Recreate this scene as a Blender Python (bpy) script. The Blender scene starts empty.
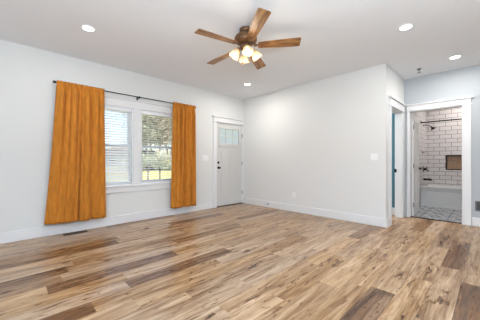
import bpy, bmesh, math, random
from math import radians as rad, sin, cos, pi
from mathutils import Vector, Matrix
random.seed(7)
scene = bpy.context.scene
C = scene.collection

# ------------------------------------------------------------------ camera, sky, sun, area lights, exposure
cam_d = bpy.data.cameras.new('camera'); cam = bpy.data.objects.new('camera', cam_d); C.objects.link(cam)
cam.location = (-4.59, -4.59, 1.11); cam.rotation_euler = (rad(90), 0, rad(45.8 - 90))
cam_d.sensor_width = 36; cam_d.lens = 245 / 480 * 36; cam_d.shift_y = 1 / 480; cam_d.clip_end = 500
scene.camera = cam

world = bpy.data.worlds.new('world'); scene.world = world; world.use_nodes = True
wn = world.node_tree; wn.nodes.clear()
sky = wn.nodes.new('ShaderNodeTexSky'); sky.sky_type = 'NISHITA'; sky.sun_disc = False
sky.sun_elevation = rad(38); sky.sun_rotation = rad(200); sky.air_density = 1.0; sky.dust_density = 2.5
SKY_STRENGTH = 0.34
bg = wn.nodes.new('ShaderNodeBackground'); bg.inputs['Strength'].default_value = SKY_STRENGTH
wo = wn.nodes.new('ShaderNodeOutputWorld')
wn.links.new(sky.outputs[0], bg.inputs[0]); wn.links.new(bg.outputs[0], wo.inputs[0])

def lamp(kind, name, loc, power, rot=(0, 0, 0), size=1, size_y=None, color=(1, 1, 1), parent=None, **kw):
    d = bpy.data.lights.new(name, kind); d.energy = power; d.color = color
    if kind == 'AREA':
        d.shape = 'RECTANGLE' if size_y else 'DISK'; d.size = size
        if size_y: d.size_y = size_y
    elif kind == 'SUN': d.angle = size
    else: d.shadow_soft_size = size
    for k, v in kw.items(): setattr(d, k, v)
    o = bpy.data.objects.new(name, d); C.objects.link(o); o.location = loc; o.rotation_euler = rot
    if parent: o.parent = parent
    return o

lamp('SUN', 'sun', (0, -20, 30), 3.6, (rad(50), 0, rad(-28)), rad(1.5), color=(1, .95, .87))
# added fill panels just inside the solid rear and side walls
lamp('AREA', 'rear_fill', (-3.6, -8.3, 1.45), 16, (rad(90), 0, 0), 5.5, 2.2, (.82, .91, 1))
lamp('AREA', 'side_fill', (-7.3, -4.6, 1.45), 30, (rad(90), 0, rad(-90)), 5.0, 2.2, (.82, .91, 1))
# added upward fill that brightens the ceiling and, by its bounce, the walls
lamp('AREA', 'bounce_fill', (-4.9, -5.5, 1.3), 290, (rad(180), 0, 0), 1.8, 1.8, (.73, .87, 1))
lamp('AREA', 'bathroom_light', (2.9, -4.3, 2.70), 19, (0, 0, 0), .5, .5, (1, .95, .9))
lamp('AREA', 'side_room_light', (.66, -1.6, 2.70), 42, (0, 0, 0), .5, .5, (1, .98, .95))

vs = scene.view_settings
vs.view_transform = 'Standard'; vs.look = 'None'; vs.gamma = 1; vs.use_curve_mapping = False
vs.exposure = 0.22

# ------------------------------------------------------------------ materials
def srgb(*c):
    r = []
    for v in c:
        v /= 255.; r.append(v / 12.92 if v <= .04045 else ((v + .055) / 1.055) ** 2.4)
    return (*r, 1)

def mat(name, col, rough=.5, metal=0, emit=None, estr=0, bump=None, vary=None, coat=0, sheen=0, spec=.5):
    """bump=(scale,strength,distance); vary=(scale,amount)"""
    m = bpy.data.materials.new(name); m.use_nodes = True
    n = m.node_tree; b = n.nodes['Principled BSDF']
    b.inputs['Base Color'].default_value = col; b.inputs['Roughness'].default_value = rough
    b.inputs['Metallic'].default_value = metal; b.inputs['Specular IOR Level'].default_value = spec
    if coat: b.inputs['Coat Weight'].default_value = coat
    if sheen:
        b.inputs['Sheen Weight'].default_value = sheen; b.inputs['Sheen Roughness'].default_value = .4
        b.inputs['Sheen Tint'].default_value = (1, .75, .4, 1)
    if emit: b.inputs['Emission Color'].default_value = emit; b.inputs['Emission Strength'].default_value = estr
    tc = n.nodes.new('ShaderNodeTexCoord')
    if vary:
        nz = n.nodes.new('ShaderNodeTexNoise'); nz.inputs['Scale'].default_value = vary[0]; nz.inputs['Detail'].default_value = 4
        n.links.new(tc.outputs['Object'], nz.inputs['Vector'])
        mx = n.nodes.new('ShaderNodeMix'); mx.data_type = 'RGBA'
        mx.inputs['A'].default_value = tuple(max(0, c * (1 - vary[1])) for c in col[:3]) + (1,)
        mx.inputs['B'].default_value = tuple(min(1, c * (1 + vary[1])) for c in col[:3]) + (1,)
        n.links.new(nz.outputs['Fac'], mx.inputs['Factor']); n.links.new(mx.outputs['Result'], b.inputs['Base Color'])
    if bump:
        nz = n.nodes.new('ShaderNodeTexNoise'); nz.inputs['Scale'].default_value = bump[0]; nz.inputs['Detail'].default_value = 3
        n.links.new(tc.outputs['Object'], nz.inputs['Vector'])
        bp = n.nodes.new('ShaderNodeBump'); bp.inputs['Strength'].default_value = bump[1]; bp.inputs['Distance'].default_value = bump[2]
        n.links.new(nz.outputs['Fac'], bp.inputs['Height']); n.links.new(bp.outputs['Normal'], b.inputs['Normal'])
    return m

M = {}
M['wall'] = mat('wall_paint', srgb(224, 224, 222), .7, bump=(90, .15, .002))
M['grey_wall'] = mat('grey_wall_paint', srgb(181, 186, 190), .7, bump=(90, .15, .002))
M['teal_wall'] = mat('teal_wall_paint', srgb(62, 120, 136), .7, bump=(90, .15, .002))
M['ceiling'] = mat('ceiling_paint', srgb(238, 241, 245), .9, bump=(60, .3, .003))
M['trim'] = mat('trim_paint', srgb(229, 229, 230), .4)
M['vinyl'] = mat('window_vinyl', srgb(236, 238, 241), .4)
M['door'] = mat('door_paint', srgb(208, 207, 205), .42)
M['blind'] = mat('blind_slat', srgb(238, 240, 243), .45)
M['black'] = mat('black_metal', srgb(28, 28, 31), .4, .6)
M['bronze'] = mat('bronze_metal', srgb(116, 85, 60), .38, .55, vary=(25, .2))
M['brass'] = mat('brass_chain', srgb(120, 95, 70), .35, .9)
M['plastic'] = mat('white_plastic', srgb(240, 240, 240), .35)
M['slot'] = mat('dark_slot', srgb(60, 60, 62), .6)
M['lens'] = mat('led_lens', srgb(250, 250, 250), .4, emit=(1, .97, .93, 1), estr=9)
M['bulb'] = mat('frosted_bulb', srgb(255, 250, 240), .4, emit=(1, .84, .62, 1), estr=1.6)
M['velvet'] = mat('orange_velvet', srgb(196, 124, 44), .8, bump=(300, .2, .002), vary=(1, .4), sheen=.25, spec=.2)
_n = M['velvet'].node_tree; _mp = _n.nodes.new('ShaderNodeMapping'); _mp.inputs['Scale'].default_value = (26, 16, 6)
_tc = _n.nodes.new('ShaderNodeTexCoord'); _n.links.new(_tc.outputs['Object'], _mp.inputs[0])     # crushed nap runs down the cloth
_nz = [q for q in _n.nodes if q.type == 'TEX_NOISE' and q.inputs['Scale'].default_value == 1][0]; _n.links.new(_mp.outputs[0], _nz.inputs['Vector'])
M['tub'] = mat('tub_enamel', srgb(212, 212, 211), .2, coat=.3)
M['vent'] = mat('brown_metal', srgb(92, 70, 54), .45, .5)
M['nickel'] = mat('grey_metal', srgb(105, 107, 110), .45, .5)
M['niche'] = mat('niche_stone', srgb(186, 152, 124), .5, vary=(30, .35))
M['threshold'] = mat('dark_threshold', srgb(62, 50, 42), .5)
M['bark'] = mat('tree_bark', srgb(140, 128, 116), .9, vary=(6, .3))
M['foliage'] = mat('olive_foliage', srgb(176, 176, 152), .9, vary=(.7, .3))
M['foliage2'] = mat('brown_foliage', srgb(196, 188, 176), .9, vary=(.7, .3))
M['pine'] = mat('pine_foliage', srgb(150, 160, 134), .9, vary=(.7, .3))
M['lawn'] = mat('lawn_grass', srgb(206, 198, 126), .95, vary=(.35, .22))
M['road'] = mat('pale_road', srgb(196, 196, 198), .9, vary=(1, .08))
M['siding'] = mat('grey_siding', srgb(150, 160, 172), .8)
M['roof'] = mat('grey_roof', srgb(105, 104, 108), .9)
M['postwood'] = mat('dark_post', srgb(62, 56, 52), .8)
M['darkglass'] = mat('dark_glass', srgb(50, 58, 70), .15)

def glass_mat(name, tint=(1, 1, 1, 1), gloss=.06):
    m = bpy.data.materials.new(name); m.use_nodes = True; n = m.node_tree; n.nodes.clear()
    o = n.nodes.new('ShaderNodeOutputMaterial'); t = n.nodes.new('ShaderNodeBsdfTransparent'); t.inputs[0].default_value = tint
    g = n.nodes.new('ShaderNodeBsdfGlossy'); g.inputs['Roughness'].default_value = .02
    mx = n.nodes.new('ShaderNodeMixShader'); mx.inputs[0].default_value = gloss
    n.links.new(t.outputs[0], mx.inputs[1]); n.links.new(g.outputs[0], mx.inputs[2]); n.links.new(mx.outputs[0], o.inputs[0])
    return m
M['glass'] = glass_mat('window_glass')

def frosted_mat():
    m = bpy.data.materials.new('obscure_glass'); m.use_nodes = True; n = m.node_tree; n.nodes.clear()
    o = n.nodes.new('ShaderNodeOutputMaterial'); t = n.nodes.new('ShaderNodeBsdfTransparent')
    l = n.nodes.new('ShaderNodeBsdfTranslucent'); l.inputs[0].default_value = (.9, .93, .97, 1)
    mx = n.nodes.new('ShaderNodeMixShader'); mx.inputs[0].default_value = .6
    n.links.new(t.outputs[0], mx.inputs[1]); n.links.new(l.outputs[0], mx.inputs[2]); n.links.new(mx.outputs[0], o.inputs[0])
    return m
M['frosted'] = frosted_mat()

def shade_mat():
    m = bpy.data.materials.new('alabaster_glass'); m.use_nodes = True; n = m.node_tree; n.nodes.clear()
    o = n.nodes.new('ShaderNodeOutputMaterial')
    t = n.nodes.new('ShaderNodeBsdfTransparent'); t.inputs[0].default_value = (1, .97, .92, 1)
    l = n.nodes.new('ShaderNodeBsdfTranslucent'); l.inputs[0].default_value = (.5, .39, .25, 1)
    d = n.nodes.new('ShaderNodeBsdfPrincipled'); d.inputs['Base Color'].default_value = (.6, .5, .36, 1); d.inputs['Roughness'].default_value = .15
    tc = n.nodes.new('ShaderNodeTexCoord'); nz = n.nodes.new('ShaderNodeTexNoise'); nz.inputs['Scale'].default_value = 22
    n.links.new(tc.outputs['Object'], nz.inputs['Vector'])
    a = n.nodes.new('ShaderNodeMixShader'); b = n.nodes.new('ShaderNodeMixShader')
    n.links.new(nz.outputs['Fac'], a.inputs[0]); n.links.new(l.outputs[0], a.inputs[1]); n.links.new(d.outputs[0], a.inputs[2])
    b.inputs[0].default_value = .35
    n.links.new(a.outputs[0], b.inputs[1]); n.links.new(t.outputs[0], b.inputs[2]); n.links.new(b.outputs[0], o.inputs[0])
    return m
M['shade'] = shade_mat()

def math_node(n, op, a, b=None, c=None):
    q = n.nodes.new('ShaderNodeMath'); q.operation = op
    for i, v in enumerate((a, b, c)):
        if v is None: continue
        if isinstance(v, (int, float)): q.inputs[i].default_value = v
        else: n.links.new(v, q.inputs[i])
    return q.outputs[0]

def ramp(n, fac, stops):
    r = n.nodes.new('ShaderNodeValToRGB'); e = r.color_ramp.elements
    while len(e) < len(stops): e.new(.5)
    for i, (p, c) in enumerate(stops): e[i].position = p; e[i].color = c
    n.links.new(fac, r.inputs[0]); return r.outputs[0]

def wood_floor_mat():
    """Each plank has its own UV (metres from its corner), a tone and a random seed, as printed laminate boards have."""
    m = bpy.data.materials.new('laminate_planks'); m.use_nodes = True; n = m.node_tree; b = n.nodes['Principled BSDF']
    uv = n.nodes.new('ShaderNodeUVMap'); uv.uv_map = 'plank'
    at = n.nodes.new('ShaderNodeAttribute'); at.attribute_name = 'tone'
    at2 = n.nodes.new('ShaderNodeAttribute'); at2.attribute_name = 'seed'
    seed = at2.outputs['Fac']; tone = at.outputs['Fac']
    sep = n.nodes.new('ShaderNodeSeparateXYZ'); n.links.new(uv.outputs[0], sep.inputs[0])
    def vec(sx, sy, k):
        c = n.nodes.new('ShaderNodeCombineXYZ')
        n.links.new(math_node(n, 'MULTIPLY_ADD', sep.outputs[0], sx, math_node(n, 'MULTIPLY', seed, 37.)), c.inputs[0])
        n.links.new(math_node(n, 'MULTIPLY_ADD', sep.outputs[1], sy, math_node(n, 'MULTIPLY', seed, 91.)), c.inputs[1])
        n.links.new(math_node(n, 'MULTIPLY', seed, k), c.inputs[2]); return c.outputs[0]
    def noise(v, sc, det, ro, dist=0):
        q = n.nodes.new('ShaderNodeTexNoise'); q.inputs['Scale'].default_value = sc; q.inputs['Detail'].default_value = det
        q.inputs['Roughness'].default_value = ro; q.inputs['Distortion'].default_value = dist
        n.links.new(v, q.inputs['Vector']); return q.outputs['Fac']
    broad = noise(vec(1.1, 12, 11.), 1.0, 4, .6, 1.1)          # cathedral streaks
    fine = noise(vec(4, 80, 23.), 1.0, 4, .6)                 # grain
    blot = noise(vec(5, 17, 53.), 1.0, 4, .65, .6)          # knots and mineral marks
    v = math_node(n, 'MULTIPLY_ADD', tone, .52, .205)
    v = math_node(n, 'ADD', v, math_node(n, 'MULTIPLY', math_node(n, 'SUBTRACT', broad, .5), 1.4))
    v = math_node(n, 'ADD', v, math_node(n, 'MULTIPLY', math_node(n, 'SUBTRACT', fine, .5), .8))
    kn = math_node(n, 'SMOOTH_MAX', math_node(n, 'SUBTRACT', blot, .585), 0., .03)
    v = math_node(n, 'ADD', v, math_node(n, 'MULTIPLY', kn, 6))
    col = ramp(n, v, [(0.0, srgb(204, 178, 150)), (.25, srgb(180, 150, 119)), (.5, srgb(147, 115, 84)), (.75, srgb(109, 74, 44)), (1.0, srgb(70, 44, 25))])
    hs = n.nodes.new('ShaderNodeHueSaturation'); n.links.new(col, hs.inputs['Color'])
    n.links.new(math_node(n, 'MULTIPLY_ADD', math_node(n, 'FRACT', math_node(n, 'MULTIPLY', seed, 7.3)), .25, .9), hs.inputs['Saturation'])
    # bevelled joints between boards
    e1 = math_node(n, 'MINIMUM', sep.outputs[1], math_node(n, 'SUBTRACT', .183, sep.outputs[1]))
    edge = math_node(n, 'LESS_THAN', math_node(n, 'MINIMUM', e1, math_node(n, 'ABSOLUTE', sep.outputs[0])), .0016)
    mx = n.nodes.new('ShaderNodeMix'); mx.data_type = 'RGBA'; n.links.new(math_node(n, 'MULTIPLY', edge, .6), mx.inputs['Factor'])
    n.links.new(hs.outputs[0], mx.inputs['A']); mx.inputs['B'].default_value = srgb(70, 50, 38)
    n.links.new(mx.outputs['Result'], b.inputs['Base Color'])
    n.links.new(math_node(n, 'MULTIPLY_ADD', fine, .2, .2), b.inputs['Roughness'])
    bp = n.nodes.new('ShaderNodeBump'); bp.inputs['Strength'].default_value = .12; bp.inputs['Distance'].default_value = .002
    n.links.new(fine, bp.inputs['Height']); n.links.new(bp.outputs[0], b.inputs['Normal'])
    return m
M['floor'] = wood_floor_mat()

def tile_wall_mat():
    m = bpy.data.materials.new('subway_tile'); m.use_nodes = True; n = m.node_tree; b = n.nodes['Principled BSDF']
    uv = n.nodes.new('ShaderNodeUVMap'); uv.uv_map = 'uv'
    br = n.nodes.new('ShaderNodeTexBrick'); n.links.new(uv.outputs[0], br.inputs['Vector'])
    br.inputs['Scale'].default_value = 1; br.inputs['Brick Width'].default_value = .235; br.inputs['Row Height'].default_value = .105
    br.inputs['Mortar Size'].default_value = .0045; br.inputs['Mortar Smooth'].default_value = .1; br.inputs['Bias'].default_value = 0
    br.inputs['Color1'].default_value = srgb(214, 209, 208); br.inputs['Color2'].default_value = srgb(206, 201, 200)
    br.inputs['Mortar'].default_value = srgb(104, 94, 93)
    n.links.new(br.outputs['Color'], b.inputs['Base Color'])
    n.links.new(math_node(n, 'MULTIPLY_ADD', br.outputs['Fac'], .5, .22), b.inputs['Roughness'])
    bp = n.nodes.new('ShaderNodeBump'); bp.invert = True; bp.inputs['Strength'].default_value = .4; bp.inputs['Distance'].default_value = .003
    n.links.new(br.outputs['Fac'], bp.inputs['Height']); n.links.new(bp.outputs[0], b.inputs['Normal'])
    return m
M['tile'] = tile_wall_mat()

def tile_floor_mat():
    m = bpy.data.materials.new('patterned_tile'); m.use_nodes = True; n = m.node_tree; b = n.nodes['Principled BSDF']
    uv = n.nodes.new('ShaderNodeUVMap'); uv.uv_map = 'uv'
    sep = n.nodes.new('ShaderNodeSeparateXYZ'); n.links.new(uv.outputs[0], sep.inputs[0])
    S = .4
    fx = math_node(n, 'ABSOLUTE', math_node(n, 'SUBTRACT', math_node(n, 'FRACT', math_node(n, 'DIVIDE', sep.outputs[0], S)), .5))
    fy = math_node(n, 'ABSOLUTE', math_node(n, 'SUBTRACT', math_node(n, 'FRACT', math_node(n, 'DIVIDE', sep.outputs[1], S)), .5))
    s = math_node(n, 'ADD', fx, fy); d = math_node(n, 'ABSOLUTE', math_node(n, 'SUBTRACT', fx, fy))
    r = math_node(n, 'SQRT', math_node(n, 'ADD', math_node(n, 'MULTIPLY', fx, fx), math_node(n, 'MULTIPLY', fy, fy)))
    p1 = math_node(n, 'GREATER_THAN', math_node(n, 'SINE', math_node(n, 'MULTIPLY', s, 25.)), -.1)
    p2 = math_node(n, 'GREATER_THAN', math_node(n, 'SINE', math_node(n, 'MULTIPLY_ADD', r, 34., math_node(n, 'MULTIPLY', d, 9.))), .15)
    x = math_node(n, 'ABSOLUTE', math_node(n, 'SUBTRACT', p1, p2))
    mx = n.nodes.new('ShaderNodeMix'); mx.data_type = 'RGBA'; n.links.new(x, mx.inputs['Factor'])
    mx.inputs['A'].default_value = srgb(190, 191, 192); mx.inputs['B'].default_value = srgb(44, 54, 70)
    mx2 = n.nodes.new('ShaderNodeMix'); mx2.data_type = 'RGBA'
    n.links.new(math_node(n, 'GREATER_THAN', math_node(n, 'MAXIMUM', fx, fy), .482), mx2.inputs['Factor'])
    n.links.new(mx.outputs['Result'], mx2.inputs['A']); mx2.inputs['B'].default_value = srgb(66, 66, 70)
    n.links.new(mx2.outputs['Result'], b.inputs['Base Color']); b.inputs['Roughness'].default_value = .45
    return m
M['tile_floor'] = tile_floor_mat()

def blade_mat():
    m = bpy.data.materials.new('walnut_blade'); m.use_nodes = True; n = m.node_tree; b = n.nodes['Principled BSDF']
    tc = n.nodes.new('ShaderNodeTexCoord'); mp = n.nodes.new('ShaderNodeMapping'); mp.inputs['Scale'].default_value = (3, 26, 10)
    n.links.new(tc.outputs['Object'], mp.inputs[0])
    nz = n.nodes.new('ShaderNodeTexNoise'); nz.inputs['Scale'].default_value = 1.6; nz.inputs['Detail'].default_value = 5; nz.inputs['Distortion'].default_value = .8
    n.links.new(mp.outputs[0], nz.inputs['Vector'])
    n.links.new(ramp(n, nz.outputs['Fac'], [(.3, srgb(84, 54, 30)), (.5, srgb(134, 93, 54)), (.7, srgb(180, 134, 84))]), b.inputs['Base Color'])
    b.inputs['Roughness'].default_value = .38
    return m
M['blade'] = blade_mat()

# ------------------------------------------------------------------ mesh helpers
def new_bm():
    return bmesh.new()

def box(bm, x0, x1, y0, y1, z0, z1, mtx=None):
    vs_ = [bm.verts.new(Vector(p)) for p in ((x0, y0, z0), (x1, y0, z0), (x1, y1, z0), (x0, y1, z0), (x0, y0, z1), (x1, y0, z1), (x1, y1, z1), (x0, y1, z1))]
    if mtx is not None:
        for v in vs_: v.co = mtx @ v.co
    for f in ((0, 3, 2, 1), (4, 5, 6, 7), (0, 1, 5, 4), (1, 2, 6, 5), (2, 3, 7, 6), (3, 0, 4, 7)):
        bm.faces.new([vs_[i] for i in f])
    return vs_

def lathe(bm, prof, seg=24, mtx=None, cap0=True, cap1=True):
    """prof: list of (radius, z)"""
    rings = []
    for r, z in prof:
        ring = []
        for i in range(seg):
            a = 2 * pi * i / seg; p = Vector((r * cos(a), r * sin(a), z))
            ring.append(bm.verts.new(mtx @ p if mtx is not None else p))
        rings.append(ring)
    for a, b in zip(rings, rings[1:]):
        for i in range(seg): bm.faces.new((a[i], a[(i + 1) % seg], b[(i + 1) % seg], b[i]))
    if cap0: bm.faces.new(rings[0][::-1])
    if cap1: bm.faces.new(rings[-1])

def tube(bm, pts, r, seg=10):
    pts = [Vector(p) for p in pts]; rings = []
    for i, p in enumerate(pts):
        t = (pts[min(i + 1, len(pts) - 1)] - pts[max(i - 1, 0)]).normalized()
        up = Vector((0, 0, 1)) if abs(t.z) < .9 else Vector((1, 0, 0))
        a = t.cross(up).normalized(); b = a.cross(t).normalized()
        rr = r[i] if isinstance(r, (list, tuple)) else r
        rings.append([bm.verts.new(p + a * rr * cos(2 * pi * k / seg) + b * rr * sin(2 * pi * k / seg)) for k in range(seg)])
    for a, b in zip(rings, rings[1:]):
        for i in range(seg): bm.faces.new((a[i], a[(i + 1) % seg], b[(i + 1) % seg], b[i]))
    bm.faces.new(rings[0][::-1]); bm.faces.new(rings[-1])

def prism(bm, outline, z0, z1, mtx=None):
    lo = [bm.verts.new(Vector((x, y, z0))) for x, y in outline]; hi = [bm.verts.new(Vector((x, y, z1))) for x, y in outline]
    if mtx is not None:
        for v in lo + hi: v.co = mtx @ v.co
    n = len(outline); bm.faces.new(lo[::-1]); bm.faces.new(hi)
    for i in range(n): bm.faces.new((lo[i], lo[(i + 1) % n], hi[(i + 1) % n], hi[i]))

def obj(name, bm, material, parent=None, smooth=False, bevel=0, loc=None, solid=0):
    bmesh.ops.recalc_face_normals(bm, faces=bm.faces)
    me = bpy.data.meshes.new(name)
    uvl = bm.loops.layers.uv.get('uv') or bm.loops.layers.uv.new('uv')
    for f in bm.faces:
        nx, ny, nz = (abs(c) for c in f.normal)
        for l in f.loops:
            c = l.vert.co
            l[uvl].uv = (c.y, c.z) if nx >= ny and nx >= nz else ((c.x, c.z) if ny >= nz else (c.x, c.y))
    bm.to_mesh(me); bm.free()
    if smooth:
        for p in me.polygons: p.use_smooth = True
    me.materials.append(material)
    o = bpy.data.objects.new(name, me); C.objects.link(o)
    if parent: o.parent = parent
    if loc is not None: o.location = loc
    if bevel:
        md = o.modifiers.new('bevel', 'BEVEL'); md.width = bevel; md.segments = 2; md.limit_method = 'ANGLE'
    if solid:
        md = o.modifiers.new('solid', 'SOLIDIFY'); md.thickness = solid
    if smooth and (bevel or not solid):
        try: me.set_sharp_from_angle(angle=rad(42))
        except Exception: pass
    return o

def tag(o, label, cat, group=None, kind=None):
    o['label'] = label; o['category'] = cat
    if group: o['group'] = group
    if kind: o['kind'] = kind
    return o

def empty(name, loc=(0, 0, 0), rz=0):
    o = bpy.data.objects.new(name, None); C.objects.link(o); o.location = loc; o.rotation_euler = (0, 0, rz); o.empty_display_size = .1
    return o

def struct(o, label, cat):
    o['kind'] = 'structure'; o['label'] = label; o['category'] = cat
    return o

def copy_tree(o, parent=None):
    c = o.copy(); C.objects.link(c)
    if parent: c.parent = parent
    for ch in [k for k in bpy.data.objects if k.parent == o]: copy_tree(ch, c)
    return c

def wall_boxes(bm, axis, fixed0, fixed1, a0, a1, z0, z1, holes):
    """a wall running along `axis` between a0 and a1 with rectangular holes (h0,h1,hz0,hz1)"""
    holes = sorted(holes); cur = a0
    def bx(p, q, r, s):
        if q - p < 1e-6 or s - r < 1e-6: return
        if axis == 'x': box(bm, p, q, fixed0, fixed1, r, s)
        else: box(bm, fixed0, fixed1, p, q, r, s)
    for h0, h1, hz0, hz1 in holes:
        bx(cur, h0, z0, z1); bx(h0, h1, z0, hz0); bx(h0, h1, hz1, z1); cur = h1
    bx(cur, a1, z0, z1)

H = 2.74
# ------------------------------------------------------------------ structure: floor
def build_floor():
    bm = new_bm(); uvl = bm.loops.layers.uv.new('plank')
    tone = bm.faces.layers.float.new('tone'); seed = bm.faces.layers.float.new('seed')
    W, L = .183, 1.22; X0, X1 = -7.6, 1.25
    # boards as the photograph shows them: row -> (start of one board, {board index: tone})
    start = {0: -.9, 3: -2.47, 4: -.95, 5: -4.67, 6: -1.35, 8: -4.11, 10: -4.31, 11: -4.09 + .35, 12: -3.78, 13: -4.09 - 1.22, 16: -.55, 17: -.96, 20: .13, 21: -2.245, 22: -.55, 23: -.1 - 1.16, 24: -1.585 + .02}
    darks = [(3, -2.0, .95), (4, -3.9, .62), (5, -4.0, .95), (5, -2.9, .4), (6, -1.0, .95), (7, -3.4, .6), (8, -4.6, 1.0), (8, -2.5, .85), (10, -4.0, .95), (12, -3.2, .92), (13, -4.6, .95),
             (17, -.5, .85), (20, .6, .75), (21, -2.8, 1.08), (23, -.6, 1.05), (24, -2.1, 1.08), (9, -5., .6), (14, -1.6, .55), (11, -1.4, .6), (15, -2.6, .5), (0, -2.2, .85), (1, -3.2, .5), (19, -3.4, .45), (22, .5, .7)]
    rnd = random.Random(11)
    for r in range(0, 47):
        y1 = -.003 - W * r if r else 0.0; ya = -.003 - W * r; y0 = ya - W
        if r == 46: y0 = -8.5
        s = start.get(r, X0 - rnd.random() * L)
        while s > X0: s -= L
        x = s
        while x < X1:
            t = rnd.choice((.18, .24, .28, .32, .36, .42, .22, .3)) + rnd.uniform(-.05, .05)
            for rr, dx, dt in darks:
                if rr == r and x <= dx < x + L: t = dt
            a, b = max(x, X0), min(x + L, X1)
            if b - a > .001:
                vv = [bm.verts.new(p) for p in ((a, y0, 0), (b, y0, 0), (b, y1, 0), (a, y1, 0))]
                f = bm.faces.new(vv); f[tone] = t; f[seed] = rnd.random()
                for l, (ux, uy) in zip(f.loops, ((a - x, 0), (b - x, 0), (b - x, W), (a - x, W))): l[uvl].uv = (ux, uy)
            x += L
    # slab under the boards
    vv = box(bm, X0, X1, -8.5, 0, -.2, -.004)
    return obj('floor', bm, M['floor'])
struct(build_floor(), 'light brown wood-look plank floor with scattered dark boards', 'floor')

bm = new_bm(); box(bm, 1.25, 3.67, -5.0, -3.36, -.2, .004)
struct(obj('floor_bathroom', bm, M['tile_floor']), 'blue grey and white patterned tile floor of the bathroom', 'floor')
bm = new_bm(); box(bm, 1.225, 1.275, -4.237, -3.443, 0, .012)
struct(obj('trim_threshold', bm, M['threshold'], bevel=.004), 'dark threshold strip between planks and patterned tile', 'trim')

# ceiling
bm = new_bm(); box(bm, -7.6, 3.67, -8.6, .14, H, H + .2)
struct(obj('ceiling', bm, M['ceiling']), 'flat light grey ceiling with recessed lights', 'ceiling')

# walls
WIN = [(-3.76, -2.86), (-2.72, -1.82)]; WZ0, WZ1 = .68, 2.07
D0, D1, DZ = -.915, -.035, 2.045
bm = new_bm(); wall_boxes(bm, 'x', 0, .14, -7.6, 1.32, -.2, H, [(WIN[0][0], WIN[0][1], WZ0, WZ1), (WIN[1][0], WIN[1][1], WZ0, WZ1), (D0, D1, 0.0, DZ)])
struct(obj('wall_left', bm, M['wall']), 'white window wall with the twin window and the entry door', 'wall')
bm = new_bm(); box(bm, 0, .12, -3.36, 0, 0, H)
struct(obj('wall_right', bm, M['wall']), 'plain white partition wall right of the entry door', 'wall')
bm = new_bm(); wall_boxes(bm, 'x', -3.36, -3.24, .12, 1.2, 0, H, [(.27, 1.04, 0, 2.06)])
struct(obj('wall_hall', bm, M['wall']), 'short white wall with the open doorway to the teal room', 'wall')
BY0, BY1, BZ = -4.237, -3.443, 2.09
bm = new_bm(); wall_boxes(bm, 'y', 1.2, 1.32, -8.5, -3.36, 0, H, [(BY0, BY1, 0, BZ)])
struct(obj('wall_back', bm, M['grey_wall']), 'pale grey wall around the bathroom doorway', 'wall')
bm = new_bm(); box(bm, 1.2, 1.32, -3.24, 0, 0, H)
struct(obj('wall_teal', bm, M['teal_wall']), 'teal painted wall seen through the narrow doorway', 'wall')
bm = new_bm(); box(bm, -7.6, 1.32, -8.6, -8.5, 0, H)
struct(obj('wall_rear', bm, M['wall']), 'white wall behind the viewpoint', 'wall')
bm = new_bm(); box(bm, -7.72, -7.6, -8.6, .14, 0, H)
struct(obj('wall_side', bm, M['wall']), 'white side wall left of the viewpoint', 'wall')
# bathroom walls: wet wall, back wall with niche, far wall
bm = new_bm(); box(bm, 1.2, 3.67, -3.36, -3.24, 0, H)
struct(obj('wall_shower', bm, M['tile']), 'narrow end wall of the shower in pale subway tile', 'wall')
NX, NY0, NY1, NZ0, NZ1 = 3.55, -4.14, -3.765, .885, 1.255
bm = new_bm(); wall_boxes(bm, 'y', NX, NX + .12, -5.0, -3.36, 0, H, [(NY0, NY1, NZ0, NZ1)])
struct(obj('wall_bathroom', bm, M['tile']), 'long shower wall of pale subway tile with dark grout', 'wall')
bm = new_bm(); box(bm, 1.32, 3.67, -5.12, -5.0, 0, H)
struct(obj('wall_bathroom_end', bm, M['tile']), 'far end wall of the bathroom hidden beside the doorway', 'wall')
n_ = empty('shower_niche', (NX, (NY0 + NY1) / 2, NZ0)); hw = (NY1 - NY0) / 2
bm = new_bm(); box(bm, .085, .095, -hw, hw, 0, NZ1 - NZ0); obj('back_panel', bm, M['niche'], n_)
bm = new_bm(); t = .022
for q in ((-hw, -hw + t, 0, NZ1 - NZ0), (hw - t, hw, 0, NZ1 - NZ0), (-hw + t, hw - t, 0, t), (-hw + t, hw - t, NZ1 - NZ0 - t, NZ1 - NZ0)): box(bm, -.006, .085, *q)
obj('frame', bm, M['black'], n_, bevel=.002)
n_['kind'] = 'structure'; n_['label'] = 'brown shower niche with a dark metal frame in the tile wall'; n_['category'] = 'niche'

# ------------------------------------------------------------------ baseboards
def baseboard(name, label, segs):
    """segs: (x0,x1,y0,y1) footprints"""
    bm = new_bm()
    for x0, x1, y0, y1 in segs: box(bm, x0, x1, y0, y1, 0, .15)
    struct(obj(name, bm, M['trim'], bevel=.006), label, 'baseboard')
BT = .018
baseboard('baseboard_left', 'tall white baseboard under the window', [(-7.6, -1.03, -BT, 0)])
baseboard('baseboard_right', 'tall white baseboard wrapping the plain partition wall', [(-BT, 0, -3.378, -.0), (0, .13, -3.378, -3.36)])
baseboard('baseboard_back', 'white baseboard on the grey wall right of the bathroom', [(1.2 - BT, 1.2, -8.5, -4.35)])
baseboard('baseboard_teal', 'white baseboard below the teal wall', [(1.2 - BT, 1.2, -3.22, -.3)])

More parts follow.
